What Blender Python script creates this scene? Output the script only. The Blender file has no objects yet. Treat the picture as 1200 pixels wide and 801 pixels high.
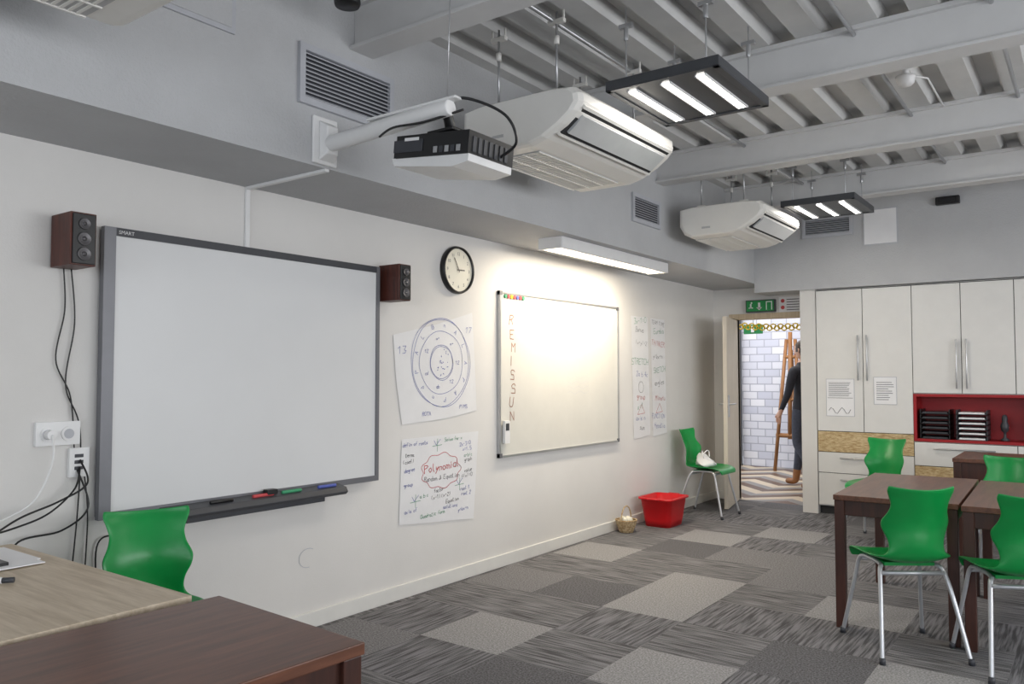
import bpy, bmesh, math, random
from mathutils import Vector, Matrix
random.seed(7)
S=bpy.context.scene
try:
    S.view_settings.view_transform='Standard'
except Exception: pass
def lin(c):
    c=c/255.0
    return c/12.92 if c<=.04045 else ((c+.055)/1.055)**2.4
def RGB(r,g,b): return (lin(r),lin(g),lin(b),1)
MATS={}
def mat(name,c,rough=.5,metal=0,noise=0,nscale=8,bump=0,bscale=80,emit=0,stretch=None,c2=None,coat=0):
    m=bpy.data.materials.new(name); m.use_nodes=True
    nt=m.node_tree; N=nt.nodes; Lk=nt.links; b=N['Principled BSDF']
    col=RGB(*c)
    b.inputs['Base Color'].default_value=col
    b.inputs['Roughness'].default_value=rough; b.inputs['Metallic'].default_value=metal
    if coat: b.inputs['Coat Weight'].default_value=coat
    tc=N.new('ShaderNodeTexCoord'); mp=N.new('ShaderNodeMapping'); Lk.new(tc.outputs['Object'],mp.inputs[0])
    if stretch: mp.inputs['Scale'].default_value=stretch
    if noise or c2:
        n=N.new('ShaderNodeTexNoise'); n.inputs['Scale'].default_value=nscale; n.inputs['Detail'].default_value=6
        n.inputs['Roughness'].default_value=.6
        Lk.new(mp.outputs[0],n.inputs['Vector'])
        r=N.new('ShaderNodeValToRGB'); Lk.new(n.outputs[0],r.inputs[0])
        a=c2 if c2 else tuple(x*(1-noise) for x in c)
        r.color_ramp.elements[0].position=.35; r.color_ramp.elements[1].position=.65
        r.color_ramp.elements[0].color=RGB(*a); r.color_ramp.elements[1].color=col
        Lk.new(r.outputs[0],b.inputs['Base Color'])
    if bump:
        n=N.new('ShaderNodeTexNoise'); n.inputs['Scale'].default_value=bscale; n.inputs['Detail'].default_value=3
        Lk.new(mp.outputs[0],n.inputs['Vector'])
        bp=N.new('ShaderNodeBump'); bp.inputs['Strength'].default_value=bump; bp.inputs['Distance'].default_value=.004
        Lk.new(n.outputs[0],bp.inputs['Height']); Lk.new(bp.outputs[0],b.inputs['Normal'])
    if emit:
        b.inputs['Emission Color'].default_value=col; b.inputs['Emission Strength'].default_value=emit
    MATS[name]=m
    return m
wallm=mat('wall_paint',(220,218,215),.75,noise=.02,nscale=2,bump=.15,bscale=120)
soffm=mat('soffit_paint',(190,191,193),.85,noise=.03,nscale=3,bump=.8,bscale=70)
ceilm=mat('ceiling_metal_paint',(210,210,209),.6,noise=.04,nscale=4)
beamm=mat('beam_paint',(213,213,213),.55,noise=.03,nscale=4)
trimm=mat('trim_white',(224,223,219),.5,noise=.02)
greyf=mat('grey_frame',(118,119,124),.4,metal=.3,noise=.04)
dgrey=mat('dark_grey_plastic',(58,60,66),.45,noise=.06)
lampg=mat('lamp_housing_grey',(74,76,80),.4,metal=.2,noise=.05)
driver=mat('speaker_driver',(92,90,92),.35,metal=.4,noise=.05)
black=mat('black_plastic',(20,20,22),.4,noise=.1)
screen=mat('board_screen',(216,217,218),.35,noise=.01,nscale=3)
wbm=mat('whiteboard_enamel',(216,214,207),.22,noise=.02,nscale=4)
alum=mat('aluminium',(190,191,193),.3,metal=.7,noise=.04)
white=mat('white_plastic',(230,230,230),.35,noise=.02)
papm=mat('paper',(238,238,240),.7,noise=.02,nscale=5)
postm=mat('poster_sheet',(227,227,228),.6,noise=.02,nscale=5)
green=mat('green_plastic',(12,142,66),.3,noise=.04,nscale=10,bump=.08,bscale=300)
red=mat('red_plastic',(205,14,24),.35,noise=.05)
redc=mat('red_laminate',(160,18,26),.45,noise=.05)
wal=mat('walnut_veneer',(112,72,54),.34,nscale=3,c2=(84,52,38),stretch=(14,1.2,14),bump=.03)
wald=mat('walnut_dark',(74,41,31),.4,nscale=3,c2=(54,30,23),stretch=(10,10,1))
oak=mat('oak_laminate',(206,191,170),.5,nscale=4,c2=(182,165,142),stretch=(1.2,14,14))
doorf=mat('door_frame_beech',(200,183,158),.5,nscale=4,c2=(184,165,138),stretch=(14,14,1))
doorw=mat('door_leaf',(212,203,188),.5,nscale=4,c2=(202,191,174),stretch=(14,14,1))
osb=mat('osb_board',(212,192,150),.6,nscale=30,c2=(166,134,88),stretch=(1,1,3))
spw=mat('speaker_wood',(92,42,28),.45,nscale=5,c2=(62,26,18),stretch=(10,10,1))
cabm=mat('cabinet_laminate',(224,223,220),.4,noise=.015)
gap=mat('dark_gap',(46,46,48),.8,noise=.05)
recess=mat('grille_recess',(66,68,74),.8,noise=.05)
steel=mat('leg_steel',(200,202,206),.3,metal=.5,noise=.03)
wick=mat('wicker',(205,185,150),.7,nscale=60,c2=(150,120,80))
cream=mat('clock_face',(232,228,212),.5,noise=.02)
gsign=mat('exit_green',(20,120,60),.5,noise=.05,emit=.15)
tube=mat('lamp_tube',(255,252,244),.5,noise=.01,emit=9)
tubew=mat('fixture_diffuser',(255,240,212),.5,noise=.01,emit=5)
ink_b=mat('ink_blue',(84,98,178),.6,noise=.05); ink_k=mat('ink_black',(80,80,88),.6,noise=.05)
ink_r=mat('ink_red',(204,76,80),.6,noise=.05); ink_g=mat('ink_green',(60,152,108),.6,noise=.05)
ink_w=mat('ink_brown',(150,98,74),.6,noise=.05)
yel=mat('yellow_paper',(235,200,40),.6,noise=.05)
easelw=mat('easel_wood',(166,118,74),.55,nscale=4,c2=(130,88,52),stretch=(12,12,1))
skin=mat('skin',(206,160,135),.5,noise=.04); hair=mat('hair',(60,42,32),.6,noise=.2,nscale=60)
jack=mat('dark_jacket',(42,42,50),.8,noise=.15,nscale=20); jean=mat('jeans',(66,70,84),.8,noise=.15,nscale=30)
boot=mat('brown_boot',(150,98,56),.55,noise=.15)

def wallbrick():
    m=bpy.data.materials.new('brick_tile_white'); m.use_nodes=True; nt=m.node_tree;N=nt.nodes;L=nt.links;b=N['Principled BSDF']
    tc=N.new('ShaderNodeTexCoord'); mp=N.new('ShaderNodeMapping'); mp.inputs['Rotation'].default_value=(math.pi/2,0,0)
    br=N.new('ShaderNodeTexBrick'); br.inputs['Scale'].default_value=1; br.inputs['Brick Width'].default_value=.22; br.inputs['Row Height'].default_value=.11
    br.inputs['Mortar Size'].default_value=.007
    br.inputs['Color1'].default_value=RGB(232,233,240); br.inputs['Color2'].default_value=RGB(200,203,218); br.inputs['Mortar'].default_value=RGB(172,174,188)
    L.new(tc.outputs['Object'],mp.inputs[0]); L.new(mp.outputs[0],br.inputs['Vector']); L.new(br.outputs['Color'],b.inputs['Base Color'])
    bp=N.new('ShaderNodeBump'); bp.inputs['Strength'].default_value=.5; bp.inputs['Distance'].default_value=.01; bp.invert=True
    L.new(br.outputs['Fac'],bp.inputs['Height']); L.new(bp.outputs[0],b.inputs['Normal']); b.inputs['Roughness'].default_value=.5
    return m
brickm=wallbrick()
def carpet(name,base,var,axis):
    m=bpy.data.materials.new(name); m.use_nodes=True; nt=m.node_tree;N=nt.nodes;L=nt.links;b=N['Principled BSDF']
    tc=N.new('ShaderNodeTexCoord'); mp=N.new('ShaderNodeMapping'); L.new(tc.outputs['Object'],mp.inputs[0])
    s=[4,4,4]
    if axis<2: s[axis]=75
    mp.inputs['Scale'].default_value=s if axis<2 else (110,110,110)
    n=N.new('ShaderNodeTexNoise'); n.inputs['Scale'].default_value=1; n.inputs['Detail'].default_value=2; L.new(mp.outputs[0],n.inputs['Vector'])
    n2=N.new('ShaderNodeTexNoise'); n2.inputs['Scale'].default_value=260; L.new(tc.outputs['Object'],n2.inputs['Vector'])
    mx=N.new('ShaderNodeMath'); mx.operation='ADD'; 
    mu=N.new('ShaderNodeMath'); mu.operation='MULTIPLY'; mu.inputs[1].default_value=.5; L.new(n2.outputs[0],mu.inputs[0])
    L.new(n.outputs[0],mx.inputs[0]); L.new(mu.outputs[0],mx.inputs[1])
    r=N.new('ShaderNodeValToRGB'); L.new(mx.outputs[0],r.inputs[0])
    r.color_ramp.elements[0].position=.62; r.color_ramp.elements[1].position=.88
    r.color_ramp.elements[0].color=RGB(*(x*(1-var) for x in base)); r.color_ramp.elements[1].color=RGB(*(min(255,x*(1+var)) for x in base))
    L.new(r.outputs[0],b.inputs['Base Color']); b.inputs['Roughness'].default_value=.95
    bp=N.new('ShaderNodeBump'); bp.inputs['Strength'].default_value=.35; bp.inputs['Distance'].default_value=.002
    L.new(mx.outputs[0],bp.inputs['Height']); L.new(bp.outputs[0],b.inputs['Normal'])
    return m
carp=[carpet('carpet_stripe_a',(100,99,101),.32,1),carpet('carpet_stripe_b',(97,96,99),.32,0),carpet('carpet_dark',(90,89,92),.24,2),carpet('carpet_light',(141,140,141),.15,2),carpet('carpet_mid',(114,113,115),.2,2)]
def herring():
    m=bpy.data.materials.new('zigzag_floor'); m.use_nodes=True; nt=m.node_tree;N=nt.nodes;L=nt.links;b=N['Principled BSDF']
    tc=N.new('ShaderNodeTexCoord'); sp=N.new('ShaderNodeSeparateXYZ'); L.new(tc.outputs['Object'],sp.inputs[0])
    pp=N.new('ShaderNodeMath'); pp.operation='PINGPONG'; pp.inputs[1].default_value=.45; L.new(sp.outputs[0],pp.inputs[0])
    ad=N.new('ShaderNodeMath'); ad.operation='ADD'; L.new(pp.outputs[0],ad.inputs[0]); L.new(sp.outputs[1],ad.inputs[1])
    di=N.new('ShaderNodeMath'); di.operation='MULTIPLY'; di.inputs[1].default_value=1.7; L.new(ad.outputs[0],di.inputs[0])
    fr=N.new('ShaderNodeMath'); fr.operation='FRACT'; L.new(di.outputs[0],fr.inputs[0])
    r=N.new('ShaderNodeValToRGB'); r.color_ramp.interpolation='CONSTANT'; L.new(fr.outputs[0],r.inputs[0])
    r.color_ramp.elements[0].color=RGB(200,184,160); r.color_ramp.elements[1].position=.36; r.color_ramp.elements[1].color=RGB(100,76,58)
    e=r.color_ramp.elements.new(.7); e.color=RGB(134,130,126)
    L.new(r.outputs[0],b.inputs['Base Color']); b.inputs['Roughness'].default_value=.4
    return m
zig=herring()
# stroke font (hand drawn marker letters) on a 4 x 6 grid
SF={'A':'00 26 40|12 32','B':'00 06 26 35 33 03|33 42 41 30 00','C':'45 36 16 05 01 10 30 41','D':'00 06 26 44 42 20 00','E':'46 06 00 40|03 33','F':'46 06 00|03 33','G':'45 36 16 05 01 10 30 42 22','H':'00 06|40 46|03 43','I':'20 26','J':'36 31 20 10 01','K':'00 06|46 03 40','L':'06 00 40','M':'00 06 23 46 40','N':'00 06 40 46','O':'10 01 05 16 36 45 41 30 10','P':'00 06 36 45 34 03','Q':'10 01 05 16 36 45 41 30 10|31 40','R':'00 06 36 45 34 03|23 40','S':'45 36 16 05 13 33 42 40 00','T':'06 46|26 20','U':'06 01 10 30 41 46','V':'06 20 46','W':'06 10 24 30 46','X':'00 46|06 40','Y':'06 23 46|23 20','Z':'06 46 00 40',
'a':'33 13 02 01 10 30 33 30 40','b':'06 00 30 41 42 33 03','c':'33 13 02 01 10 30','d':'33 13 02 01 10 30|36 30','e':'02 32 33 13 02 01 10 30','f':'36 26 15 10|03 23','g':'33 13 02 11 31|33 3b 1b','h':'06 00|03 23 32 30','i':'23 20|24 25','k':'06 00|33 01 30','l':'16 11 20','m':'00 03 13 22 20|23 33 42 40','n':'00 03 23 32 30','o':'10 01 02 13 23 32 31 20 10','p':'0b 03 23 32 31 20 00','q':'33 13 02 01 10 30|33 3b','r':'00 03|02 13 33','s':'33 13 02 31 30 00','t':'16 10 30|04 24','u':'03 01 10 30 33 30','v':'03 10 33','w':'03 10 22 30 43','x':'00 33|03 30','y':'03 11 33|33 0b','z':'03 33 00 30','j':'23 2b 0b|24 25',
'0':'10 01 05 16 36 45 41 30 10','1':'04 26 20','2':'05 16 36 45 00 40','3':'06 46 23 42 30 00','4':'30 36 02 42','5':'46 06 03 33 42 30 00','7':'06 46 10','+':'13 33|22 24','-':'13 33','=':'12 32|14 34','(':'26 14 12 20',')':'16 24 22 10','.':'10 11','&':'40 15 26 34 01 10 42'}
class B:
    def __init__(s,name,*mats):
        s.name=name; s.mats=list(mats); s.bm=bmesh.new()
    def mi(s,m):
        if m is None: return 0
        if m not in s.mats: s.mats.append(m)
        return s.mats.index(m)
    def face(s,pts,m=None):
        vs=[s.bm.verts.new(p) for p in pts]
        f=s.bm.faces.new(vs); f.material_index=s.mi(m); return f
    def box(s,x0,x1,y0,y1,z0,z1,m=None,M=None):
        M=M or Matrix()
        v=[s.bm.verts.new(M@Vector((x,y,z))) for x in(x0,x1) for y in(y0,y1) for z in(z0,z1)]
        for q in((0,1,3,2),(4,6,7,5),(0,4,5,1),(2,3,7,6),(0,2,6,4),(1,5,7,3)):
            f=s.bm.faces.new([v[i] for i in q]); f.material_index=s.mi(m)
    def sweep(s,rings,m,cap=True,smooth=False,closed=True):
        V=[[s.bm.verts.new(p) for p in r] for r in rings]; n=len(V[0]); k=s.mi(m)
        for a,b in zip(V,V[1:]):
            for i in range(n if closed else n-1):
                j=(i+1)%n
                f=s.bm.faces.new((a[i],a[j],b[j],b[i])); f.material_index=k; f.smooth=smooth
        if cap:
            f=s.bm.faces.new(V[0][::-1]); f.material_index=k
            f=s.bm.faces.new(V[-1]); f.material_index=k
    def tube(s,pts,r,m=None,seg=8,cap=True):
        pts=[Vector(p) for p in pts]; rr=r if isinstance(r,(list,tuple)) else [r]*len(pts)
        rings=[]; up=None
        for i,p in enumerate(pts):
            t=(pts[min(i+1,len(pts)-1)]-pts[max(i-1,0)]).normalized()
            if t.length<.5: t=Vector((0,1,0))
            if up is None:
                up=Vector((0,0,1)) if abs(t.z)<.9 else Vector((1,0,0))
            a=t.cross(up)
            if a.length<1e-4: a=t.cross(Vector((0,1,0)))
            if a.length<1e-4: a=t.cross(Vector((1,0,0)))
            a.normalize(); up=a.cross(t).normalized()
            rings.append([p+(a*math.cos(2*math.pi*k/seg)+up*math.sin(2*math.pi*k/seg))*rr[i] for k in range(seg)])
        s.sweep(rings,m,cap,True)
    def cyl(s,p0,p1,r,m=None,seg=24,r1=None):
        s.tube([p0,p1],[r,r if r1 is None else r1],m,seg)
    def prism(s,prof,f0,f1,m=None,smooth=False):
        s.sweep([[f0(p) for p in prof],[f1(p) for p in prof]],m,True,smooth)
    def lathe(s,prof,c,m=None,seg=32,sx=1,sy=1,cap=False):
        s.sweep([[Vector((c[0]+r*sx*math.cos(2*math.pi*k/seg),c[1]+r*sy*math.sin(2*math.pi*k/seg),c[2]+z)) for k in range(seg)] for r,z in prof],m,cap,True)
    def text(s,t,M,size,m,al='LEFT',off=0):
        c=bpy.data.curves.new('tmp','FONT'); c.body=t; c.size=size; c.align_x=al; c.resolution_u=2; c.offset=off
        o=bpy.data.objects.new('tmp',c); bpy.context.collection.objects.link(o)
        dg=bpy.context.evaluated_depsgraph_get(); me=bpy.data.meshes.new_from_object(o.evaluated_get(dg))
        me.transform(M); n0=len(s.bm.faces); s.bm.from_mesh(me); s.bm.faces.ensure_lookup_table()
        k=s.mi(m)
        for f in s.bm.faces[n0:]: f.material_index=k
        bpy.data.objects.remove(o); bpy.data.curves.remove(c); bpy.data.meshes.remove(me)
    def ribbon(s,P,w,m,M):
        k=s.mi(m)
        for a,b in zip(P,P[1:]):
            a=Vector(a);b=Vector(b);d=b-a
            if d.length<1e-6: continue
            d.normalize(); n=Vector((-d.y,d.x))*w/2; a=a-d*w*.3; b=b+d*w*.3
            f=s.bm.faces.new([s.bm.verts.new(M@Vector((p.x,p.y,0))) for p in(a-n,b-n,b+n,a+n)]); f.material_index=k
    def hand(s,t,M,size,m,w=None,center=True):
        u=size/6; adv=u*5.2; w=w or max(.0024,size*.06)
        x=-sum(adv*(.8 if (c==' ' or c.islower()) else 1) for c in t)/2 if center else 0
        for ch in t:
            g=SF.get(ch)
            if g:
                dy=random.uniform(-.4,.4)*u; sl=random.uniform(.0,.2)
                for st in g.split('|'):
                    P=[]
                    for c in st.split():
                        px=int(c[0]); py=-2 if c[1]=='b' else int(c[1])
                        px+=random.uniform(-.25,.25); py+=random.uniform(-.25,.25)
                        P.append((x+(px+sl*py)*u,py*u+dy))
                    s.ribbon(P,w,m,M)
            x+=adv*(.8 if (ch==' ' or ch.islower()) else 1)
    def done(s,bevel=0,segs=2,parent=None,M=None,recalc=True,origin=True):
        if recalc: bmesh.ops.recalc_face_normals(s.bm,faces=s.bm.faces)
        me=bpy.data.meshes.new(s.name); s.bm.to_mesh(me); s.bm.free()
        for m in s.mats: me.materials.append(m)
        o=bpy.data.objects.new(s.name,me); bpy.context.collection.objects.link(o)
        if M is not None: o.matrix_world=M
        if parent: o.parent=parent
        if bevel:
            b=o.modifiers.new('bevel','BEVEL'); b.width=bevel; b.segments=segs; b.limit_method='ANGLE'; b.angle_limit=math.radians(40)
        return o
def empty(name,loc,rz=0):
    e=bpy.data.objects.new(name,None); bpy.context.collection.objects.link(e); e.location=loc; e.rotation_euler=(0,0,rz); e.empty_display_size=.1
    return e
def ML(x,y,z): # left-wall text frame (faces +x)
    return Matrix(((0,0,1,x),(1,0,0,y),(0,1,0,z),(0,0,0,1)))
def MB(x,y,z): # back wall frame (faces -y)
    return Matrix(((1,0,0,x),(0,0,-1,y),(0,1,0,z),(0,0,0,1)))
def rot2(M,a): return M@Matrix.Rotation(a,4,'Z')

WX=-3.4; SX=-2.8; SZ=2.275; DY=8.4; BY=8.0; RX=3.4; FY=-2.6
# ---------- shell ----------
b=B('floor',*carp)
gx=[-3.4,-3.35]; 
while gx[-1]+.5<RX: gx.append(gx[-1]+.5)
gx.append(RX)
gy=[FY]; y=-2.42
while y<DY: gy.append(y); y+=.5
gy.append(DY+.05)
light=[(-2.55,3.31),(-2.1,4.3),(-2.1,4.8),(-2.72,6.31),(-3.09,5.3),(-1.33,4.71),(-1.69,3.24),(-2.22,6.86),(-.75,3.86),(-1.2,2.3)]
mid=[(-2.94,2.95),(-3.1,4.3),(-1.6,5.2),(-.6,2.8),(-2.1,5.8),(-1.57,6.03)]
random.seed(3)
for i in range(len(gx)-1):
    for j in range(len(gy)-1):
        x0,x1,y0,y1=gx[i],gx[i+1],gy[j],gy[j+1]
        k=random.choice([0,0,1,1,2,0,1,4 if random.random()<.3 else 2])
        if any(x0<a<x1 and y0<c<y1 for a,c in mid): k=4
        if any(x0<a<x1 and y0<c<y1 for a,c in light): k=3
        b.face([(x0,y0,0),(x1,y0,0),(x1,y1,0),(x0,y1,0)],carp[k])
b.face([(WX,FY,-.1),(WX,DY+.05,-.1),(RX,DY+.05,-.1),(RX,FY,-.1)],carp[2])
o=b.done(recalc=False)
b=B('wall_left',wallm); b.box(WX-.1,WX,FY-.1,DY+.1,0,3.35); b.done()
b=B('soffit_left',soffm); b.box(WX,SX,FY,DY,SZ,3.35); b.done()
b=B('soffit_back',soffm); b.box(SX,RX,BY,DY,2.18,3.35); b.done()
b=B('wall_back',wallm)
b.box(WX,-3.15,DY,DY+.1,0,3.35); b.box(-3.15,-2.36,DY,DY+.1,1.96,3.35); b.box(-2.36,RX,DY,DY+.1,0,3.35)
b.done()
b=B('trim_2',wallm); b.box(-2.36,-2.215,8.04,DY,0,2.18); b.done()
b=B('wall_right',wallm)
b.box(RX,RX+.1,FY,-.5,0,3.35);b.box(RX,RX+.1,6.5,DY+.1,0,3.35);b.box(RX,RX+.1,-.5,6.5,0,.9);b.box(RX,RX+.1,-.5,6.5,2.3,3.35)
b.done()
b=B('wall_front',wallm)
b.box(WX,-2.6,FY-.1,FY,0,3.35);b.box(2.8,RX+.1,FY-.1,FY,0,3.35);b.box(-2.6,2.8,FY-.1,FY,0,.9);b.box(-2.6,2.8,FY-.1,FY,2.4,3.35)
b.done()
def winframe(name,f,L):
    b=B(name,trimm)
    n=4
    for i in range(n+1):
        c=L*i/n; b.box(*f(max(0,c-.03),min(L,c+.03),0,1))
    b.box(*f(0,L,0,.04)); b.box(*f(0,L,.96,1))
    b.done()
winframe('window_1',lambda a,c,s,t:(RX+.03,RX+.08,-.5+a,-.5+c,.9+1.4*s,.9+1.4*t),7)
winframe('window_2',lambda a,c,s,t:(-2.6+a,-2.6+c,FY-.08,FY-.03,.9+1.5*s,.9+1.5*t),5.4)
b=B('baseboard_left',trimm); b.box(WX,WX+.015,FY,DY,0,.085); b.done(.003)
b=B('baseboard_back',trimm); b.box(WX+.015,-3.21,DY-.015,DY,0,.085); b.done(.003)
# corrugated ceiling
b=B('ceiling',ceilm)
x=SX-.05; pr=[]
while x<RX+.1:
    pr+= [(x,3.10),(x+.13,3.10),(x+.155,3.165),(x+.245,3.165)]; x+=.27
pr.append((x,3.10))
b.sweep([[Vector((p[0],FY-.1,p[1])) for p in pr],[Vector((p[0],DY,p[1])) for p in pr]],ceilm,False,False,False)
b.box(WX-.1,RX+.1,FY-.1,DY+.1,3.35,3.4)
b.done(recalc=False)
for y0 in(-.75,.88,2.52,4.19,5.74,7.2):
    b=B('ceiling_beam',beamm)
    b.box(SX,RX,y0,y0+.15,2.87,2.888); b.box(SX,RX,y0+.03,y0+.12,2.888,3.085); b.box(SX,RX,y0,y0+.15,3.075,3.10)
    b.done(.003)
# ---------- corridor ----------
b=B('floor_corridor',zig); b.box(-7,1,DY+.05,11.9,-.05,0); b.done()
b=B('wall_corridor_back',brickm); b.box(-4.30,1,11.7,11.8,0,2.9); b.done()
b=B('wall_corridor_far',wallm); b.box(-7,-4.30,13.0,13.1,0,2.9);b.box(-7.1,-7,8.5,13.1,0,2.9); b.box(1,1.1,8.5,11.9,0,2.9); b.done()
b=B('ceiling_corridor',wallm); b.box(-7,1,DY+.1,13,2.9,2.95); b.done()
glassm=mat('tinted_glass',(120,150,190),.1,noise=.1,nscale=1)
b=B('window_3',dgrey,glassm)
for x in(-4.34,-4.62,-5.5): b.box(x-.05,x+.05,11.6,11.66,0,2.9)
b.box(-5.5,-4.3,11.6,11.66,2.1,2.16); b.box(-5.5,-4.3,11.6,11.66,.5,.9); b.box(-5.5,-4.3,11.62,11.63,.95,2.1,glassm)
b.done()
b=B('paper_garland',yel)
for i in range(28):
    x=-3.22+i*.04; z=1.895-.03*math.sin(i/25*math.pi)+(.01 if i%2 else -.01)
    b.tube([(x+.03*math.cos(t),8.75,z+.026*math.sin(t)) for t in [k*math.pi/4 for k in range(9)]],.008,yel,5)
b.done()
b=B('exit_sign',gsign,white)
b.box(-3.72,-3.48,10.2,10.24,1.88,2.0,gsign); b.box(-3.62,-3.58,10.19,10.2,1.9,1.98,white); b.cyl((-3.6,10.22,2.0),(-3.6,10.22,2.9),.006,white,6); b.done()
# easel
b=B('wooden_easel',easelw)
def bar(p,q,w=.02,m=easelw):
    b.tube([p,q],w,m,4)
ex,ey=-3.48,11.3
bar((ex-.2,ey-.05,0),(ex-.06,ey+.1,1.85),.026); bar((ex+.2,ey-.05,0),(ex+.06,ey+.1,1.85),.026); bar((ex,ey+.35,0),(ex,ey+.12,1.7),.024)
bar((ex-.19,ey,.5),(ex+.19,ey,.5),.03); bar((ex-.13,ey+.03,1.0),(ex+.13,ey+.03,1.0),.022); bar((ex,ey,.45),(ex,ey+.08,1.95),.03); bar((ex-.1,ey+.08,1.6),(ex+.1,ey+.08,1.6),.024)
b.done()
# ---------- door ----------
b=B('trim_1',doorf)
b.box(-3.22,-3.15,DY-.02,DY+.11,0,1.96); b.box(-3.22,-2.34,DY-.02,DY+.11,1.94,2.0)
b.done(.004)
b=B('door_1',doorw,alum)
hx,hy=-3.14,8.37; ex_,ey_=-3.005,7.70
ang=math.atan2(ey_-hy,ex_-hx); Ld=.69
M=Matrix.Translation((hx,hy,0))@Matrix.Rotation(ang,4,'Z')
b.box(0,Ld,-.02,.02,.01,1.93,doorw,M)
for sgn in(1,-1):
    b.box(Ld-.1,Ld-.05,sgn*.02,sgn*.028,.92,1.14,alum,M)
    b.tube([M@Vector((Ld-.075,sgn*.02,1.05)),M@Vector((Ld-.075,sgn*.07,1.05)),M@Vector((Ld-.19,sgn*.07,1.05))],.009,alum,8)
b.done(.002)
# signs
b=B('exit_sign',gsign,white,dgrey)
b.box(-3.02,-2.71,DY-.05,DY,2.01,2.14,dgrey); b.box(-3.01,-2.72,DY-.053,DY-.05,2.02,2.13,gsign)
b.box(-2.885,-2.86,DY-.055,DY-.053,2.045,2.11,white); b.face([(-2.905,DY-.055,2.06),(-2.84,DY-.055,2.06),(-2.8725,DY-.055,2.03)],white)
b.box(-2.80,-2.735,DY-.055,DY-.053,2.03,2.12,white); b.box(-2.79,-2.745,DY-.057,DY-.055,2.03,2.11,gsign)
b.box(-2.985,-2.94,DY-.055,DY-.053,2.05,2.062,white); b.box(-2.972,-2.955,DY-.055,DY-.053,2.05,2.10,white); b.cyl((-2.955,DY-.055,2.11),(-2.955,DY-.053,2.11),.009,white,10)
b.done()
b=B('safety_notice',papm,ink_r,ink_g,ink_k)
b.box(-2.68,-2.44,DY-.004,DY,2.0,2.16,papm)
b.cyl((-2.64,DY-.006,2.12),(-2.64,DY-.004,2.12),.02,ink_r,16); b.cyl((-2.64,DY-.006,2.05),(-2.64,DY-.004,2.05),.02,ink_r,16)
for i in range(5): b.box(-2.60,-2.47,DY-.006,DY-.004,2.02+i*.027,2.028+i*.027,ink_k)
b.done()
# ---------- grilles ----------
def grille(name,M,w,h,n,m=white):
    b=B(name,m,recess); t=.03
    b.box(0,w,0,t,0,.02,m,M); b.box(0,w,h-t,h,0,.02,m,M); b.box(0,t,t,h-t,0,.02,m,M); b.box(w-t,w,t,h-t,0,.02,m,M)
    b.box(t,w-t,t,h-t,0,.002,recess,M)
    for i in range(n):
        z=t+(h-2*t)*(i+.5)/n; d=(h-2*t)/n
        pr=[(z-d*.40,.018),(z-d*.24,.019),(z+d*.36,.004),(z+d*.2,.003)]
        b.prism(pr,lambda p:M@Vector((t,p[0],p[1])),lambda p:M@Vector((w-t,p[0],p[1])),m)
    b.done()
grm=mat('grille_grey',(186,188,194),.5,noise=.03)
grille('ventilation_grille',ML(SX,2.22,2.535),.58,.27,11,grm)
grille('ventilation_grille',ML(SX,5.33,2.50),.47,.22,9,grm)
grille('ventilation_grille',MB(-2.31,BY,2.68),.47,.20,7,grm)
b=B('access_panel',soffm,grm); b.box(SX,SX+.012,1.4,1.9,2.72,3.05,grm); b.box(SX+.012,SX+.016,1.42,1.88,2.74,3.03,soffm); b.done(.002)
b=B('wall_paper_sheet',papm,grm); b.box(-1.75,-1.45,BY-.006,BY,2.56,2.90,grm); b.box(-1.74,-1.46,BY-.008,BY-.006,2.57,2.89,papm); b.done()
b=B('wall_sensor',black); b.box(-1.13,-.94,BY-.06,BY,2.86,2.93); b.box(-1.10,-.97,BY-.075,BY-.06,2.87,2.92); b.done(.008)
b=B('ceiling_spotlight',black,alum); b.lathe([(.0,.0),(.05,.0),(.055,.015),(.05,.09),(.02,.11),(0,.11)],(-2.46,2.2,2.86),black,20); b.cyl((-2.46,2.2,2.96),(-2.46,2.2,3.10),.008,alum,8); b.done()
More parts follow.
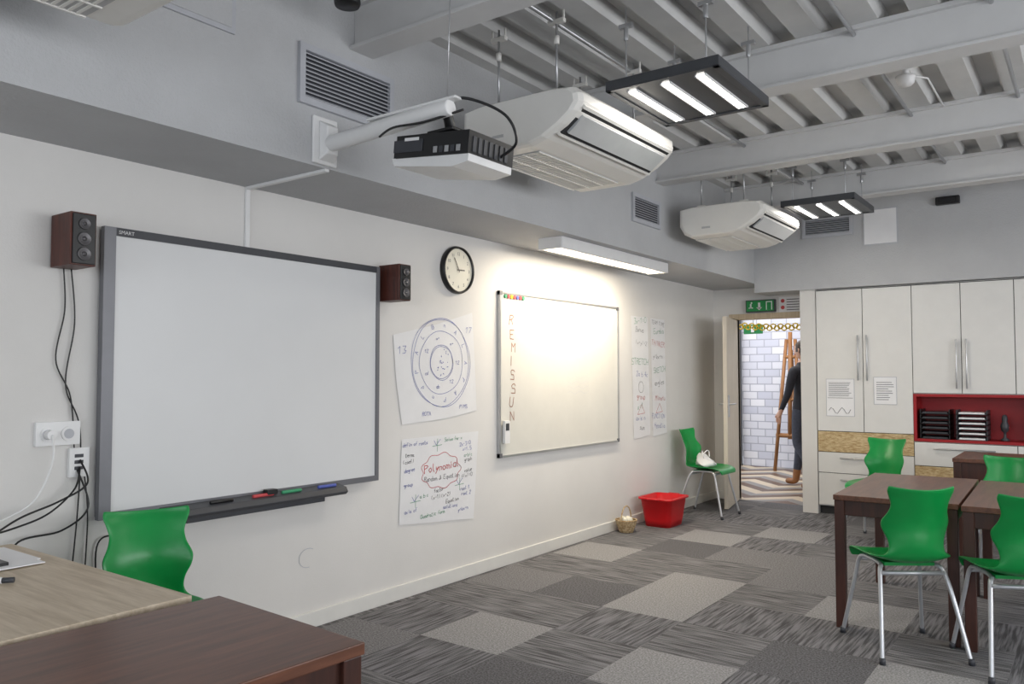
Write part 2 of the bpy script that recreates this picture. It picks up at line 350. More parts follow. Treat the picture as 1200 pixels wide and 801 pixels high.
# ---------- AC units ----------
acm=mat('ac_white',(228,226,221),.4,noise=.015); acg=mat('ac_grille',(184,184,184),.5,noise=.03)
flap=mat('ac_louver_metal',(206,208,210),.3,metal=.3,noise=.03)
def ac(y0,y1,X=-2.56):
    b=B('ceiling_air_conditioner',acm,acg,gap,flap)
    Z=2.43
    pr=[(0,.23),(0,.10),(.04,.03),(.10,.0),(.42,.0),(.50,.02),(.60,.07),(.67,.12),(.70,.16),(.695,.20),(.66,.232),(.56,.245),(.1,.245)]
    def ring(y,s):
        return [Vector((X+.36+(p[0]-.36)*s,y,Z+.13+(p[1]-.13)*s)) for p in pr]
    b.sweep([ring(y0,.90),ring(y0+.012,.96),ring(y0+.04,1),ring(y1-.04,1),ring(y1-.012,.96),ring(y1,.90)],acm,True,False)
    b.box(X+.10,X+.40,y0+.12,y1-.12,Z-.003,Z+.002,acg)
    k=y0+.13
    while k<y1-.14:
        b.box(X+.11,X+.39,k,k+.010,Z-.006,Z-.003,acm); k+=.024
    for q in(.1,.2,.295,.39): b.box(X+q,X+q+.008,y0+.12,y1-.12,Z-.008,Z-.003,acm)
    p0=Vector((X+.535,0,Z+.030)); p1=Vector((X+.693,0,Z+.150)); d=(p1-p0).normalized(); nrm=Vector((d.z,0,-d.x))
    def q(a,h,y): 
        v=p0+(p1-p0)*a+nrm*h; return (v.x,y,v.z)
    def slab(a0,a1,h0,h1,ya,yb,m):
        b.sweep([[q(a0,h0,ya),q(a1,h0,ya),q(a1,h1,ya),q(a0,h1,ya)],[q(a0,h0,yb),q(a1,h0,yb),q(a1,h1,yb),q(a0,h1,yb)]],m)
    slab(.12,.96,-.02,.009,y0+.06,y1-.06,gap)
    slab(.24,.78,.009,.022,y0+.085,y1-.085,flap)
    slab(.08,.14,-.02,.014,y0+.05,y1-.05,acm); slab(.92,1.0,-.02,.014,y0+.05,y1-.05,acm)
    b.box(X+.2,X+.27,y0-.001,y0+.02,Z+.06,Z+.075,acg)
    for yy in(y0+.12,y1-.12):
        for xx in(X+.15,X+.5):
            b.cyl((xx,yy,Z+.24),(xx,yy,3.09),.006,alum,6); b.box(xx-.03,xx+.03,yy-.02,yy+.02,Z+.245,Z+.27,acm)
            b.box(xx-.045,xx+.045,yy-.012,yy+.012,3.03,3.05,acm); b.tube([(xx-.04,yy,3.04),(xx-.04,yy,3.09)],.006,acm,6); b.tube([(xx+.04,yy,3.04),(xx+.04,yy,3.09)],.006,acm,6)
            b.cyl((xx,yy,2.93),(xx,yy,2.97),.014,acm,8)
    b.done()
ac(.22,1.27); ac(3.05,4.08); ac(5.90,6.80,-2.68)
# ---------- suspended lamps ----------
def lamp(cx,cy,z,w=.56,l=.66):
    b=B('suspended_led_lamp',lampg,tube,alum)
    x0,x1,y0,y1=cx-w/2,cx+w/2,cy-l/2,cy+l/2
    b.box(x0,x1,y0,y1,z+.006,z+.05,lampg)
    b.box(x0,x1,y0,y0+.03,z,z+.006);b.box(x0,x1,y1-.03,y1,z,z+.006);b.box(x0,x0+.03,y0,y1,z,z+.006);b.box(x1-.03,x1,y0,y1,z,z+.006)
    for k in(-.17,0,.17):
        b.box(cx+k-.019,cx+k+.019,y0+.07,y1-.07,z-.004,z+.007,tube)
        b.box(cx+k-.027,cx+k-.019,y0+.06,y1-.06,z-.005,z+.006,white); b.box(cx+k+.019,cx+k+.027,y0+.06,y1-.06,z-.005,z+.006,white)
    for yy in(y0+.06,y1-.06):
        for xx in (x0+.08,x1-.08):
            b.cyl((xx,yy,z+.05),(xx,yy,3.09),.004,alum,6); b.cyl((xx,yy,2.93),(xx,yy,3.0),.012,alum,8); b.box(xx-.035,xx+.035,yy-.012,yy+.012,2.99,3.01,alum)
    b.done(.002)
    for k in(-.17,0,.17):
        la=bpy.data.lights.new('lamp_light','AREA'); la.shape='RECTANGLE'; la.size=.04; la.size_y=.5; la.energy=3.6; la.color=(1,.95,.87)
        o=bpy.data.objects.new('lamp_light',la); bpy.context.collection.objects.link(o); o.location=(cx+k,cy,z-.012)
lamp(-1.57,3.60,2.68); lamp(-1.73,6.70,2.68); lamp(1.2,3.60,2.68); lamp(1.2,6.70,2.68)  # last two are an unseen row, added as fill to brighten the ceiling
b=B('whiteboard_light_fixture',white,tubew)
b.box(-3.06,-2.88,4.50,6.12,2.215,SZ,white); b.box(-2.90,-2.875,4.49,6.13,2.195,SZ,white); b.box(-3.075,-3.05,4.49,6.13,2.20,SZ,white)
b.box(-3.05,-2.90,4.52,6.10,2.200,2.216,tubew)
b.box(-3.07,-2.88,4.485,4.50,2.195,SZ,white);b.box(-3.07,-2.88,6.12,6.135,2.195,SZ,white)
b.done(.003)
la=bpy.data.lights.new('fixture_light','AREA'); la.shape='RECTANGLE'; la.size=.13; la.size_y=1.55; la.energy=31; la.color=(1,.87,.68)
o=bpy.data.objects.new('fixture_light',la); bpy.context.collection.objects.link(o); o.location=(-2.975,5.31,2.190); o.rotation_euler=(0,math.radians(8),0)
# ---------- ceiling services ----------
b=B('conduit_pipe',alum)
b.tube([(-2.08,1.2,3.05),(-2.08,7.9,3.05)],.011,alum,8); b.tube([(-.95,-1,3.06),(-.95,7.9,3.06)],.011,alum,8); b.tube([(-.35,1.2,3.06),(-.35,7.9,3.06)],.011,alum,8)
b.tube([(-.85,4.95,3.06),(-.75,5.1,3.06),(-.75,5.7,3.06)],.006,white,8)
b.done()
b=B('smoke_detector',white); b.lathe([(0,-.055),(.03,-.055),(.045,-.04),(.05,-.015),(.055,0),(.0,0)],(-.84,4.95,3.045),white); b.cyl((-.84,4.95,3.04),(-.84,4.95,3.1),.02,white,12); b.done()
# ---------- projector ----------
e=empty('wall_projector',(0,0,0))
b=B('arm',white,black)
b.box(SX,SX+.015,2.30,2.44,2.285,2.50,white); b.prism([(2.33,2.30),(2.42,2.30),(2.42,2.48),(2.33,2.48)],lambda p:Vector((SX+.015,p[0],p[1])),lambda p:Vector((SX+.06,2.37+(p[0]-2.37)*.7,2.39+(p[1]-2.39)*.7)),white)
b.tube([(SX+.05,2.37,2.375),(-2.12,2.37,2.40),(-2.04,2.37,2.40)],[.036,.036,.033],white,16); b.box(-2.5,-2.0,2.345,2.395,2.425,2.437,white)
b.tube([(-2.10,2.37,2.40),(-2.10,2.42,2.39),(-2.11,2.46,2.31)],.022,black,10); b.box(-2.18,-2.04,2.38,2.54,2.315,2.33,black)
b.done(.006,parent=e)
M=Matrix.Translation((-2.13,2.49,2.235))@Matrix.Rotation(math.radians(6),4,'Y')
b=B('body',white,black,alum)
b.prism([(-.215,-.02),(-.20,-.052),(.12,-.068),(.20,-.05),(.20,-.02)],lambda p:M@Vector((p[0],-.14,p[1])),lambda p:M@Vector((p[0],.14,p[1])),white)
b.box(-.19,.20,-.145,.145,-.022,.07,black,M); b.box(-.215,-.19,-.13,.13,-.02,.045,black,M)
b.box(-.20,-.04,-.149,-.145,.0,.05,dgrey,M)
for i in range(5): b.box(.02+i*.03,.04+i*.03,-.148,-.145,-.01,.015,[alum,dgrey][i%2],M)
for i in range(7): b.box(.20,.203,-.12+i*.034,-.10+i*.034,-.01,.05,dgrey,M)
b.box(-.1,-.03,-.1,.1,.07,.085,black,M)
b.cyl(M@Vector((-.21,.05,.01)),M@Vector((-.235,.05,.01)),.035,black)
b.box(-.14,-.06,-.15,-.149,.045,.058,white,M)
b.done(.008,parent=e)
b=B('cable',black,alum)
def bez(pts,n=20):
    pts=[Vector(p) for p in pts]; out=[]
    P=[pts[0]]+pts+[pts[-1]]
    for i in range(1,len(P)-2):
        for k in range(n):
            t=k/n; a,b_,c,d=P[i-1],P[i],P[i+1],P[i+2]
            out.append(.5*((2*b_)+(c-a)*t+(2*a-5*b_+4*c-d)*t*t+(3*b_-a-3*c+d)*t**3))
    out.append(pts[-1]); return out
b.tube(bez([(-2.1,2.36,2.43),(-1.98,2.40,2.43),(-1.87,2.5,2.37),(-1.85,2.55,2.27),(-1.93,2.55,2.22)],8),.006,black,6)
b.tube(bez([(-2.4,2.33,2.335),(-2.3,2.31,2.35),(-2.15,2.33,2.35),(-2.0,2.4,2.39)],8),.005,black,6)
b.tube([(-2.06,2.37,2.43),(-2.04,2.37,3.09)],.0025,alum,5)
b.done(parent=e)
b=B('cable_trunking',white); b.box(WX,SX-.0,2.38,2.405,SZ-.014,SZ); b.box(WX,WX+.014,2.38,2.405,1.95,SZ-.014); b.done(.002)
# ---------- interactive whiteboard ----------
fx=-3.345
e=empty('interactive_whiteboard',(0,0,0))
b=B('frame',greyf,screen,dgrey)
y0,y1,z0,z1=1.665,3.26,.735,1.965
b.box(WX,fx-.01,y0+.01,y1-.01,z0+.01,z1-.01,greyf)
b.box(fx-.03,fx,y0,y0+.05,z0,z1,greyf);b.box(fx-.03,fx,y1-.025,y1,z0,z1,greyf);b.box(fx-.03,fx,y0+.05,y1-.025,z0,z0+.03,greyf)
b.box(fx-.03,fx,y0+.05,y1-.025,z1-.035,z1,dgrey)
b.box(fx-.012,fx-.007,y0+.05,y1-.025,z0+.03,z1-.035,screen)
b.text('SMART',ML(fx+.001,y0+.06,z1-.026),.022,white)
b.done(.004,parent=e)
b=B('pen_tray',dgrey,black,ink_r,ink_g,ink_b)
b.prism([(-3.36,.73),(-3.27,.70),(-3.255,.715),(-3.27,.74),(-3.345,.755)],lambda p:Vector((p[0],1.93,p[1])),lambda p:Vector((p[0],2.95,p[1])),dgrey)
b.prism([(-3.36,.72),(-3.29,.70),(-3.29,.675),(-3.36,.68)],lambda p:Vector((p[0],2.03,p[1])),lambda p:Vector((p[0],2.82,p[1])),dgrey)
for yy,m in((2.15,black),(2.38,ink_r),(2.55,ink_g),(2.78,ink_b)): b.tube([(-3.30,yy,.752),(-3.30,yy+.12,.752)],.009,m,8)
b.box(-3.33,-3.29,2.46,2.52,.75,.775,black)
b.done(.003,parent=e)
# ---------- speakers ----------
def speaker(y0,y1):
    b=B('wall_speaker',spw,black,driver)
    b.box(-3.385,-3.22,y0,y1,1.77,1.98,spw); b.box(-3.22,-3.212,y0+.006,y1-.006,1.776,1.974,black)
    cy=(y0+y1)/2
    for z,r in((1.815,.027),(1.875,.027),(1.935,.023)):
        b.lathe([(r,0),(r*.98,.003),(r*.86,.003),(r*.35,-.003),(r*.3,.002),(0,.004)],(0,0,0),driver,20)
        b.bm.verts.ensure_lookup_table()
        vs=b.bm.verts[-120:]
        for v in vs: v.co=Vector((-3.209+v.co.z,cy+v.co.x,z+v.co.y))
    b.box(-3.4,-3.385,y0+.02,y1-.02,1.84,1.92,black)
    b.done(.003)
speaker(1.47,1.57); speaker(3.29,3.385)
# ---------- clock ----------
b=B('wall_clock',black,cream)
def disc(prof,m,c=(WX,4.0,2.03),seg=48):
    rings=[[Vector((c[0]+h,c[1]+r*math.cos(2*math.pi*k/seg),c[2]+r*math.sin(2*math.pi*k/seg))) for k in range(seg)] for r,h in prof]
    b.sweep(rings,m,True,True)
disc([(.155,0),(.158,.02),(.152,.038),(.143,.038),(.140,.022)],black); disc([(.142,.015),(.142,.024)],cream)
for k in range(12):
    a=math.pi/2-k*math.pi/6; M=ML(WX+.026,4.0+.108*math.cos(a),2.03+.108*math.sin(a)-.011)
    b.text(str(k if k else 12),M,.030,ink_k,'CENTER')
for a,l,w in((math.radians(30),.09,.003),(math.radians(-88),.06,.004)):
    Mh=ML(WX+.029,4.0,2.03)@Matrix.Rotation(a,4,'Z'); b.box(-w,w,-.015,l,0,.001,black,Mh)
b.done()
# ---------- whiteboard ----------
b=B('whiteboard',alum,wbm,ink_w,white)
y0,y1,z0,z1=4.45,6.18,.76,1.935
b.box(WX+.002,WX+.018,y0+.01,y1-.01,z0+.01,z1-.01,wbm)
for q in((y0,y1,z0,z0+.015),(y0,y1,z1-.015,z1),(y0,y0+.015,z0,z1),(y1-.015,y1,z0,z1)): b.box(WX+.002,WX+.026,*q,alum)
for yy in(y0,y1-.03):
    for zz in(z0,z1-.03): b.box(WX+.002,WX+.028,yy,yy+.03,zz,zz+.03,greyf)
for i,ch in enumerate('REMISSUN'): b.hand(ch,ML(WX+.019,y0+.15+.012*(i%3),1.70-i*.098),.065,ink_w,.006)
for i in range(5):
    zz=1.2+i*.04; b.ribbon([(y0+.9+.04*k,zz+.012*math.sin(k*1.7+i)) for k in range(9)],.0015,grm,ML(WX+.019,0,0))
for i,m in enumerate((ink_g,ink_r,yel,ink_r,ink_b,ink_r,ink_g)): b.cyl((WX+.018,y0+.07+i*.036,z1-.035),(WX+.03,y0+.07+i*.036,z1-.035),.014,m,12)
b.done()
b=B('remote_control',white,dgrey); b.box(WX+.028,WX+.05,4.48,4.54,.86,1.02,white); b.box(WX+.05,WX+.052,4.49,4.53,.95,1.0,dgrey); b.done(.01,3)
# ---------- posters ----------
random.seed(21)
PX=WX+.006
def row(b,y,z,t,s,m,a=0.05): b.hand(t,rot2(ML(PX,y,z),a+random.uniform(-.04,.04)),s,m)
def hring(b,c,r,m,w=.0026,lob=0,am=0,ry=1):
    o1,o2=random.uniform(0,6),random.uniform(0,6); P=[]
    for k in range(75):
        t=k*2*math.pi/72; q=r*(1+.018*math.sin(2*t+o1)+.012*math.sin(5*t+o2))+am*math.cos(lob*t)
        P.append((c[0]+q*math.cos(t),c[1]+q*ry*math.sin(t)))
    b.ribbon(P,w,m,ML(PX,0,0))
b=B('wall_poster',postm,ink_b,ink_k)
b.face([(WX+.004,y,z) for y,z in[(3.42,1.58),(3.8,1.66),(4.17,1.76),(4.20,1.42),(4.22,1.10),(3.9,1.06),(3.50,1.04),(3.45,1.3)]],postm)
c=(3.86,1.42)
for r in(.105,.112,.205,.275,.285): hring(b,c,r,ink_b)
for k in range(13):
    a=k*2*math.pi/13; b.hand(random.choice('AxmdPLoBCn'),rot2(ML(PX,c[0]+.228*math.cos(a),c[1]+.228*math.sin(a)),a-math.pi/2),.028,ink_b)
for k in range(7):
    a=k*2*math.pi/7; b.hand(random.choice(['ab','cd','12','x+','no']),ML(PX,c[0]+.158*math.cos(a),c[1]+.158*math.sin(a)-.01),.022,ink_b)
for k in range(24):
    a=random.uniform(0,6.28); r=random.uniform(0,.085); y,z=c[0]+r*math.cos(a),c[1]+r*math.sin(a)
    b.ribbon([(y,z),(y+random.uniform(-.012,.012),z+random.uniform(-.01,.01))],.004,ink_b,ML(PX,0,0))
b.hand('13',ML(PX,3.50,1.47),.045,ink_b); b.hand('17',ML(PX,4.13,1.62),.04,ink_b); b.hand('PIMS',ML(PX,4.08,1.12),.024,ink_b); b.hand('ROTA',ML(PX,3.72,1.085),.024,ink_b)
b.done(recalc=False)
b=B('wall_poster',postm,ink_r,ink_k)
b.face([(WX+.004,y,z) for y,z in [(3.50,.95),(4.24,.96),(4.19,.38),(3.48,.44)]],postm)
b.hand('Polynomial',rot2(ML(PX,3.87,.735),.05),.048,ink_r,.0045); b.hand('Random & Equation',ML(PX,3.87,.675),.028,ink_k)
hring(b,(3.86,.73),.185,ink_r,.0035,9,.012,.58)
for y,z,t,m in((3.62,.905,'defin of roots',ink_b),(3.98,.915,'Solve for x',ink_g),(4.10,.875,'2x-3=0',ink_b),(4.12,.84,'x=1.5',ink_b),(4.13,.80,'a+b=c',ink_g),(4.13,.77,'graph',ink_k),(4.13,.70,'value',ink_k),(4.12,.665,'f(x)=0',ink_k),
    (3.57,.84,'terms',ink_k),(3.56,.80,'(coef)',ink_k),(3.57,.75,'degree',ink_b),(3.56,.66,'group',ink_b),(3.58,.50,'axis of',ink_b),(3.70,.58,'a b c',ink_g),(3.84,.60,'factor',ink_k),(3.86,.56,'(x-1)(x+2)',ink_k),(3.97,.52,'Equation',ink_k),(3.95,.485,'solutions',ink_b),(3.78,.455,'Quadratic form',ink_g),(4.10,.585,'root 1',ink_b),(4.11,.55,'root 2',ink_b),(4.08,.45,'y=kx+n',ink_b)):
    row(b,y,z,t,.023,m)
for y,z in((3.62,.56),(3.82,.89),(4.04,.62)):
    b.ribbon([(y-.045,z),(y+.045,z+.004)],.0026,ink_g,ML(PX,0,0)); b.ribbon([(y,z-.035),(y+.003,z+.045)],.0026,ink_g,ML(PX,0,0)); b.ribbon([(y-.03,z+.035),(y-.01,z+.005),(y+.03,z+.04)],.0026,ink_b,ML(PX,0,0))
b.done(recalc=False)
for n_,(ya,yb) in enumerate(((6.45,6.78),(6.84,7.14))):
    b=B('wall_poster',postm,ink_r,ink_k)
    b.face([(WX+.004,y,z) for y,z in [(ya,1.88),(yb,1.88),(yb+.04,.78),(ya+.04,.76)]],postm)
    c0=(ya+yb)/2+.02
    LL=(((1.82,'3x-1=0',ink_g,.05),(1.74,'Bonus',ink_k,.045),(1.62,'(x+y)=2',ink_k,.04),(1.44,'STRETCH',ink_g,.055),(1.33,'2a b 4c',ink_b,.045),(1.12,'group',ink_r,.05),(1.03,'x=1',ink_g,.05),(.93,'axis n',ink_b,.045),(.84,'sum',ink_k,.045)),
        ((1.82,'TEAM TIME',ink_k,.037),(1.74,'Eureka',ink_g,.05),(1.62,'THINKER',ink_r,.048),(1.50,'y=kx+n',ink_k,.045),(1.37,'SKETCH',ink_g,.05),(1.25,'angles',ink_k,.05),(1.10,'Minoru',ink_r,.05),(.93,'FUNCTION',ink_b,.04),(.84,'Hypatia',ink_b,.045)))[n_]
    for z,t,m,s in LL:
        b.hand(t,rot2(ML(PX,c0+random.uniform(-.02,.03),z),random.uniform(-.1,.14)),s,m)
    if n_==0: hring(b,(c0,1.23),.05,ink_k,.003)
    b.ribbon([(c0-.07,.98),(c0+.07,.99),(c0+.01,1.07),(c0-.07,.98)],.003,ink_r,ML(PX,0,0))
    b.done(recalc=False)
b=B('wall_scuff_marks',grm); b.ribbon([(2.80+.06*math.cos(t),.37+.05*math.sin(t)) for t in[1+k*.35 for k in range(12)]],.004,grm,ML(WX+.002,0,0)); b.done(recalc=False)
# ---------- sockets & cables ----------
b=B('wall_socket',white,dgrey)
b.box(WX,WX+.02,1.43,1.60,1.055,1.15,white)
for y in(1.475,1.555):
    b.cyl((WX+.02,y,1.10),(WX+.024,y,1.10),.03,white,20); b.cyl((WX+.024,y,1.10),(WX+.025,y,1.10),.02,grm,16)
b.cyl((WX+.024,1.475,1.10),(WX+.06,1.475,1.10),.019,white,16)
b.done(.003)
b=B('wall_socket',white,dgrey)
b.box(WX,WX+.02,1.56,1.64,.92,1.04,white)
for z in(.95,.975,1.0): b.box(WX+.02,WX+.023,1.58,1.615,z,z+.014,dgrey)
b.done(.003)
b=B('cable_bundle',black,white)
b.tube(bez([(-3.38,1.52,1.77),(-3.385,1.53,1.6),(-3.385,1.50,1.4),(-3.385,1.56,1.25),(-3.385,1.58,1.04)],10),.003,black,5)
b.tube(bez([(-3.38,1.55,1.77),(-3.385,1.57,1.55),(-3.385,1.54,1.3),(-3.385,1.60,1.12),(-3.385,1.60,.8),(-3.385,1.56,.3)],10),.003,black,5)
b.tube(bez([(-3.34,1.475,1.10),(-3.30,1.46,1.0),(-3.3,1.40,.86),(-3.28,1.28,.80),(-3.2,1.1,.765)],10),.004,white,6)
b.tube(bez([(-3.375,1.60,.96),(-3.33,1.56,.88),(-3.3,1.45,.80),(-3.28,1.32,.765),(-3.22,1.15,.752)],10),.004,black,6)
b.tube(bez([(-3.375,1.60,.99),(-3.31,1.60,.9),(-3.32,1.5,.84),(-3.28,1.34,.80),(-3.2,1.2,.752)],10),.004,black,6)
b.tube(bez([(-3.375,1.59,.95),(-3.34,1.62,.8),(-3.34,1.52,.72),(-3.34,1.36,.70),(-3.3,1.3,.6)],10),.004,black,6)
b.tube(bez([(-3.385,1.62,.95),(-3.385,1.64,.75),(-3.385,1.63,.4),(-3.385,1.64,.12)],10),.003,black,6)
b.done()
b=B('power_cable',black); b.tube(bez([(-3.385,1.70,.3),(-3.385,1.68,.62),(-3.37,1.78,.66),(-3.36,1.95,.65),(-3.35,2.03,.68)],10),.004,black,6); b.done()
# ---------- tables ----------
def table(x0,x1,y0,y1,h,rz=0,name='classroom_table',ap=.08,leg=.05,M2=None):
    cx,cy=(x0+x1)/2,(y0+y1)/2; w,l=(x1-x0)/2,(y1-y0)/2
    b=B(name,wal,wald)
    b.box(-w,w,-l,l,h-.028,h,wal); 
    i=.02
    b.box(-w+i,w-i,-l+i,-l+i+.02,h-.028-ap,h-.028,wald);b.box(-w+i,w-i,l-i-.02,l-i,h-.028-ap,h-.028,wald)
    b.box(-w+i,-w+i+.02,-l+i,l-i,h-.028-ap,h-.028,wald);b.box(w-i-.02,w-i,-l+i,l-i,h-.028-ap,h-.028,wald)
    for sx in(-1,1):
        for sy in(-1,1):
            X=sx*(w-.005-leg/2);Y=sy*(l-.005-leg/2); b.box(X-leg/2,X+leg/2,Y-leg/2,Y+leg/2,0,h-.028,wald)
    return b.done(.003,M=Matrix.Translation((cx,cy,0))@Matrix.Rotation(rz,4,'Z'))
table(-1.175,-.585,4.49,5.65,.70,.03)
table(-.57,.015,4.47,5.63,.70,.03)
table(-.86,.4,6.55,7.2,.74,ap=.16)
table(-1.965,-1.365,.10,1.28,.74,-.05,name='teacher_table')
b=B('office_desk',oak,steel)
b.box(-3.12,-1.995,.45,1.25,.715,.74,oak); b.box(-3.05,-2.05,.5,.52,.35,.715,oak)
for x in(-3.08,-2.05):
    b.box(x-.02,x+.02,.5,1.2,0,.03,steel); b.box(x-.02,x+.02,.82,.88,.03,.715,steel)
b.done(.002)
b=B('paper_stack',papm,ink_k); b.box(-3.06,-2.78,.95,1.2,.74,.744,papm,); b.box(-2.9,-2.7,1.0,1.18,.744,.747,papm); b.done()
b=B('mobile_phone',black,white); b.box(-2.86,-2.74,1.02,1.09,.747,.757,black); b.box(-2.80,-2.77,1.045,1.06,.757,.758,white); b.done(.004)
b=B('marker_pen',white,dgrey); b.tube([(-2.62,.91,.75),(-2.54,.995,.75)],.009,white,10); b.tube([(-2.54,.995,.75),(-2.52,1.018,.75)],.008,dgrey,10); b.done()
# ---------- chairs ----------
def cat(P,n):
    out=[]; Q=[P[0]]+P+[P[-1]]
    for i in range(1,len(Q)-2):
        for k in range(n):
            t=k/n
            out.append(tuple(.5*((2*Q[i][j])+(Q[i+1][j]-Q[i-1][j])*t+(2*Q[i-1][j]-5*Q[i][j]+4*Q[i+1][j]-Q[i+2][j])*t*t+(3*Q[i][j]-Q[i-1][j]-3*Q[i+1][j]+Q[i+2][j])*t**3) for j in range(len(P[0]))))
    out.append(P[-1]); return out
# (y, z, halfwidth, side curl up(z), side curl fwd(y))
PR=[(.215,.405,.16,.0,.0),(.205,.438,.178,.004,0),(.14,.452,.195,.014,0),(.04,.445,.20,.028,0),(-.06,.440,.195,.034,.0),(-.13,.446,.178,.03,.01),(-.178,.472,.150,.012,.03),(-.198,.515,.130,0,.045),(-.200,.56,.134,0,.055),(-.197,.605,.154,0,.065),(-.200,.645,.160,0,.06),(-.212,.685,.142,0,.045),(-.228,.725,.134,0,.04),(-.245,.765,.145,0,.05),(-.258,.792,.156,.004,.055),(-.262,.806,.152,.014,.05)]
PR=cat(PR,3)
_shell=[None]
def chair(x,y,rz):
    e=empty('school_chair',(x,y,0),rz)
    if _shell[0] is None:
        b=B('shell',green); n=14; V=[]
        for (py,pz,hw,cz,cy) in PR:
            V.append([b.bm.verts.new((hw*u,py+cy*abs(u)**2.0,pz+cz*abs(u)**2.2)) for u in [-1+2*k/n for k in range(n+1)]])
        for i in range(len(V)-1):
            for j in range(n):
                f=b.bm.faces.new((V[i][j],V[i][j+1],V[i+1][j+1],V[i+1][j])); f.smooth=True
        o=b.done(); 
        me=o.data
        b=B('frame',steel)
        r=.0105
        for s in(-1,1):
            b.tube(bez([(s*.205,.235,0),(s*.165,.165,.30),(s*.15,.13,.415),(s*.13,.05,.425),(s*.13,-.06,.42),(s*.15,-.10,.40),(s*.17,-.15,.28),(s*.205,-.235,0)],6),r,steel,8)
            for yy in(.235,-.235): b.cyl((s*.205,yy,0),(s*.203,yy*.985,.03),.014,dgrey,10)
        b.tube([(-.155,.14,.405),(.155,.14,.405)],r,steel,8); b.tube([(-.15,-.11,.39),(.15,-.11,.39)],r,steel,8)
        b.box(-.12,.12,-.08,.1,.418,.434,green)
        f=b.done()
        _shell[0]=(me,f.data)
        o.parent=e; f.parent=e
    else:
        o=bpy.data.objects.new('shell',_shell[0][0]); f=bpy.data.objects.new('frame',_shell[0][1])
        for q in(o,f): bpy.context.collection.objects.link(q); q.parent=e
    sm=o.modifiers.new('solid','SOLIDIFY'); sm.thickness=.009; sm.offset=0
    ss=o.modifiers.new('sub','SUBSURF'); ss.levels=1; ss.render_levels=1
    return e
chair(-.80,4.34,math.radians(35))
chair(-.32,4.36,math.radians(26))
chair(-3.06,7.36,math.radians(-92))
chair(-1.46,7.0,math.radians(170))
chair(-.46,5.85,math.radians(180))
chair(-2.80,1.60,math.radians(-112))
# bag on the far chair
b=B('white_plastic_bag',white)
random.seed(11)
rings=[]
for z,r in((.470,.07),(.482,.105),(.50,.11),(.525,.09),(.55,.065),(.57,.042),(.583,.028)):
    rings.append([Vector((-3.04+(z-.46)*-.5+(r*(1+.22*math.sin(5*t+z*60)+.08*math.sin(11*t)))*math.cos(t)*.8,7.32+(r*(1+.18*math.cos(4*t+z*50)))*math.sin(t),z+.008*math.sin(3*t+z*30))) for t in[k*2*math.pi/32 for k in range(32)]])
b.sweep(rings,white,True,True)
for s in(-1,1): b.tube(bez([(-3.09,7.32+s*.02,.575),(-3.07,7.32+s*.05,.61),(-3.06,7.32+s*.08,.60),(-3.05,7.32+s*.07,.55)],6),.006,white,6)
b.done()
# ---------- bucket & basket ----------
b=B('red_tub',red)
def rr(w,l,z,cx=-3.17,cy=6.62,r=.05,n=5):
    out=[]
    for sx,sy,a0 in((1,1,0),(-1,1,90),(-1,-1,180),(1,-1,270)):
        for k in range(n+1):
            a=math.radians(a0+90*k/n); out.append(Vector((cx+sx*(w-r)+r*math.cos(a),cy+sy*(l-r)+r*math.sin(a),z)))
    return out
b.sweep([rr(.12,.15,0),rr(.13,.16,.06),rr(.15,.185,.235),rr(.168,.203,.24),rr(.168,.203,.255),rr(.145,.18,.255),rr(.125,.155,.06),rr(.115,.145,.012)],red,True,True)
for s in(-1,1): b.tube([(-3.17-.05,6.62+s*.2,.245),(-3.17-.05,6.62+s*.225,.25),(-3.17+.05,6.62+s*.225,.25),(-3.17+.05,6.62+s*.2,.245)],.008,red,8)
b.done()
b=B('wicker_basket',wick)
c=(-3.28,6.12)
for k in range(9):
    r=.055+.004*k+ .002*(k%2); b.tube([(c[0]+r*math.cos(t),c[1]+r*math.sin(t),.008+k*.012) for t in[q*2*math.pi/24 for q in range(25)]],.007,wick,6,False)
b.lathe([(0,.004),(.06,.004)],(c[0],c[1],0),wick,24)
for k in range(16):
    a=k*2*math.pi/16; b.tube([(c[0]+.055*math.cos(a),c[1]+.055*math.sin(a),.002),(c[0]+.093*math.cos(a),c[1]+.093*math.sin(a),.11)],.004,wick,5)
b.tube([(c[0]+.03*0,c[1]+.088*math.cos(t),.10+.12*math.sin(t)) for t in[q*math.pi/16 for q in range(17)]],.006,wick,6)
for k in range(4): b.lathe([(0,-.03),(.022,-.02),(.03,0),(.022,.022),(0,.03)],(c[0]+.03*math.cos(k*1.6),c[1]+.03*math.sin(k*1.6),.105),cream,12)
b.done()
# ---------- cabinets ----------
CY=8.05
b=B('storage_cabinet',cabm,gap,alum,osb,redc,papm,ink_k)
xs=[-2.21,-1.785,-1.36,-.965,-.56,-.15,.26]
CB=DY-.002
b.box(-2.21,-1.36,CY+.02,CB,.08,2.175,cabm); b.box(-1.36,.26,CY+.02,CB,1.17,2.175,cabm); b.box(-1.36,.26,CY+.02,CB,.08,.74,cabm)
b.box(-2.21,.26,CY+.06,CB,0,.08,gap)
b.box(-1.36,.26,DY-.06,CB,.74,1.17,redc); b.box(-1.36,-1.335,CY,DY-.06,.74,1.17,redc); b.box(-1.335,.26,CY,DY-.06,1.145,1.17,redc); b.box(-1.335,.26,CY-.005,DY-.06,.74,.765,redc); b.box(-.35,-.33,CY,DY-.06,.765,1.145,redc)
def front(x0,x1,z0,z1,m=cabm): b.box(x0+.003,x1-.003,CY,CY+.018,z0+.003,z1-.003,m)
b.box(-2.209,-1.361,CY+.017,CY+.021,.1,2.17,gap); b.box(-1.359,.26,CY+.017,CY+.021,1.175,2.17,gap); b.box(-1.359,.26,CY+.017,CY+.021,.1,.735,gap)
for i in(0,1): front(xs[i],xs[i+1],.80,2.165)
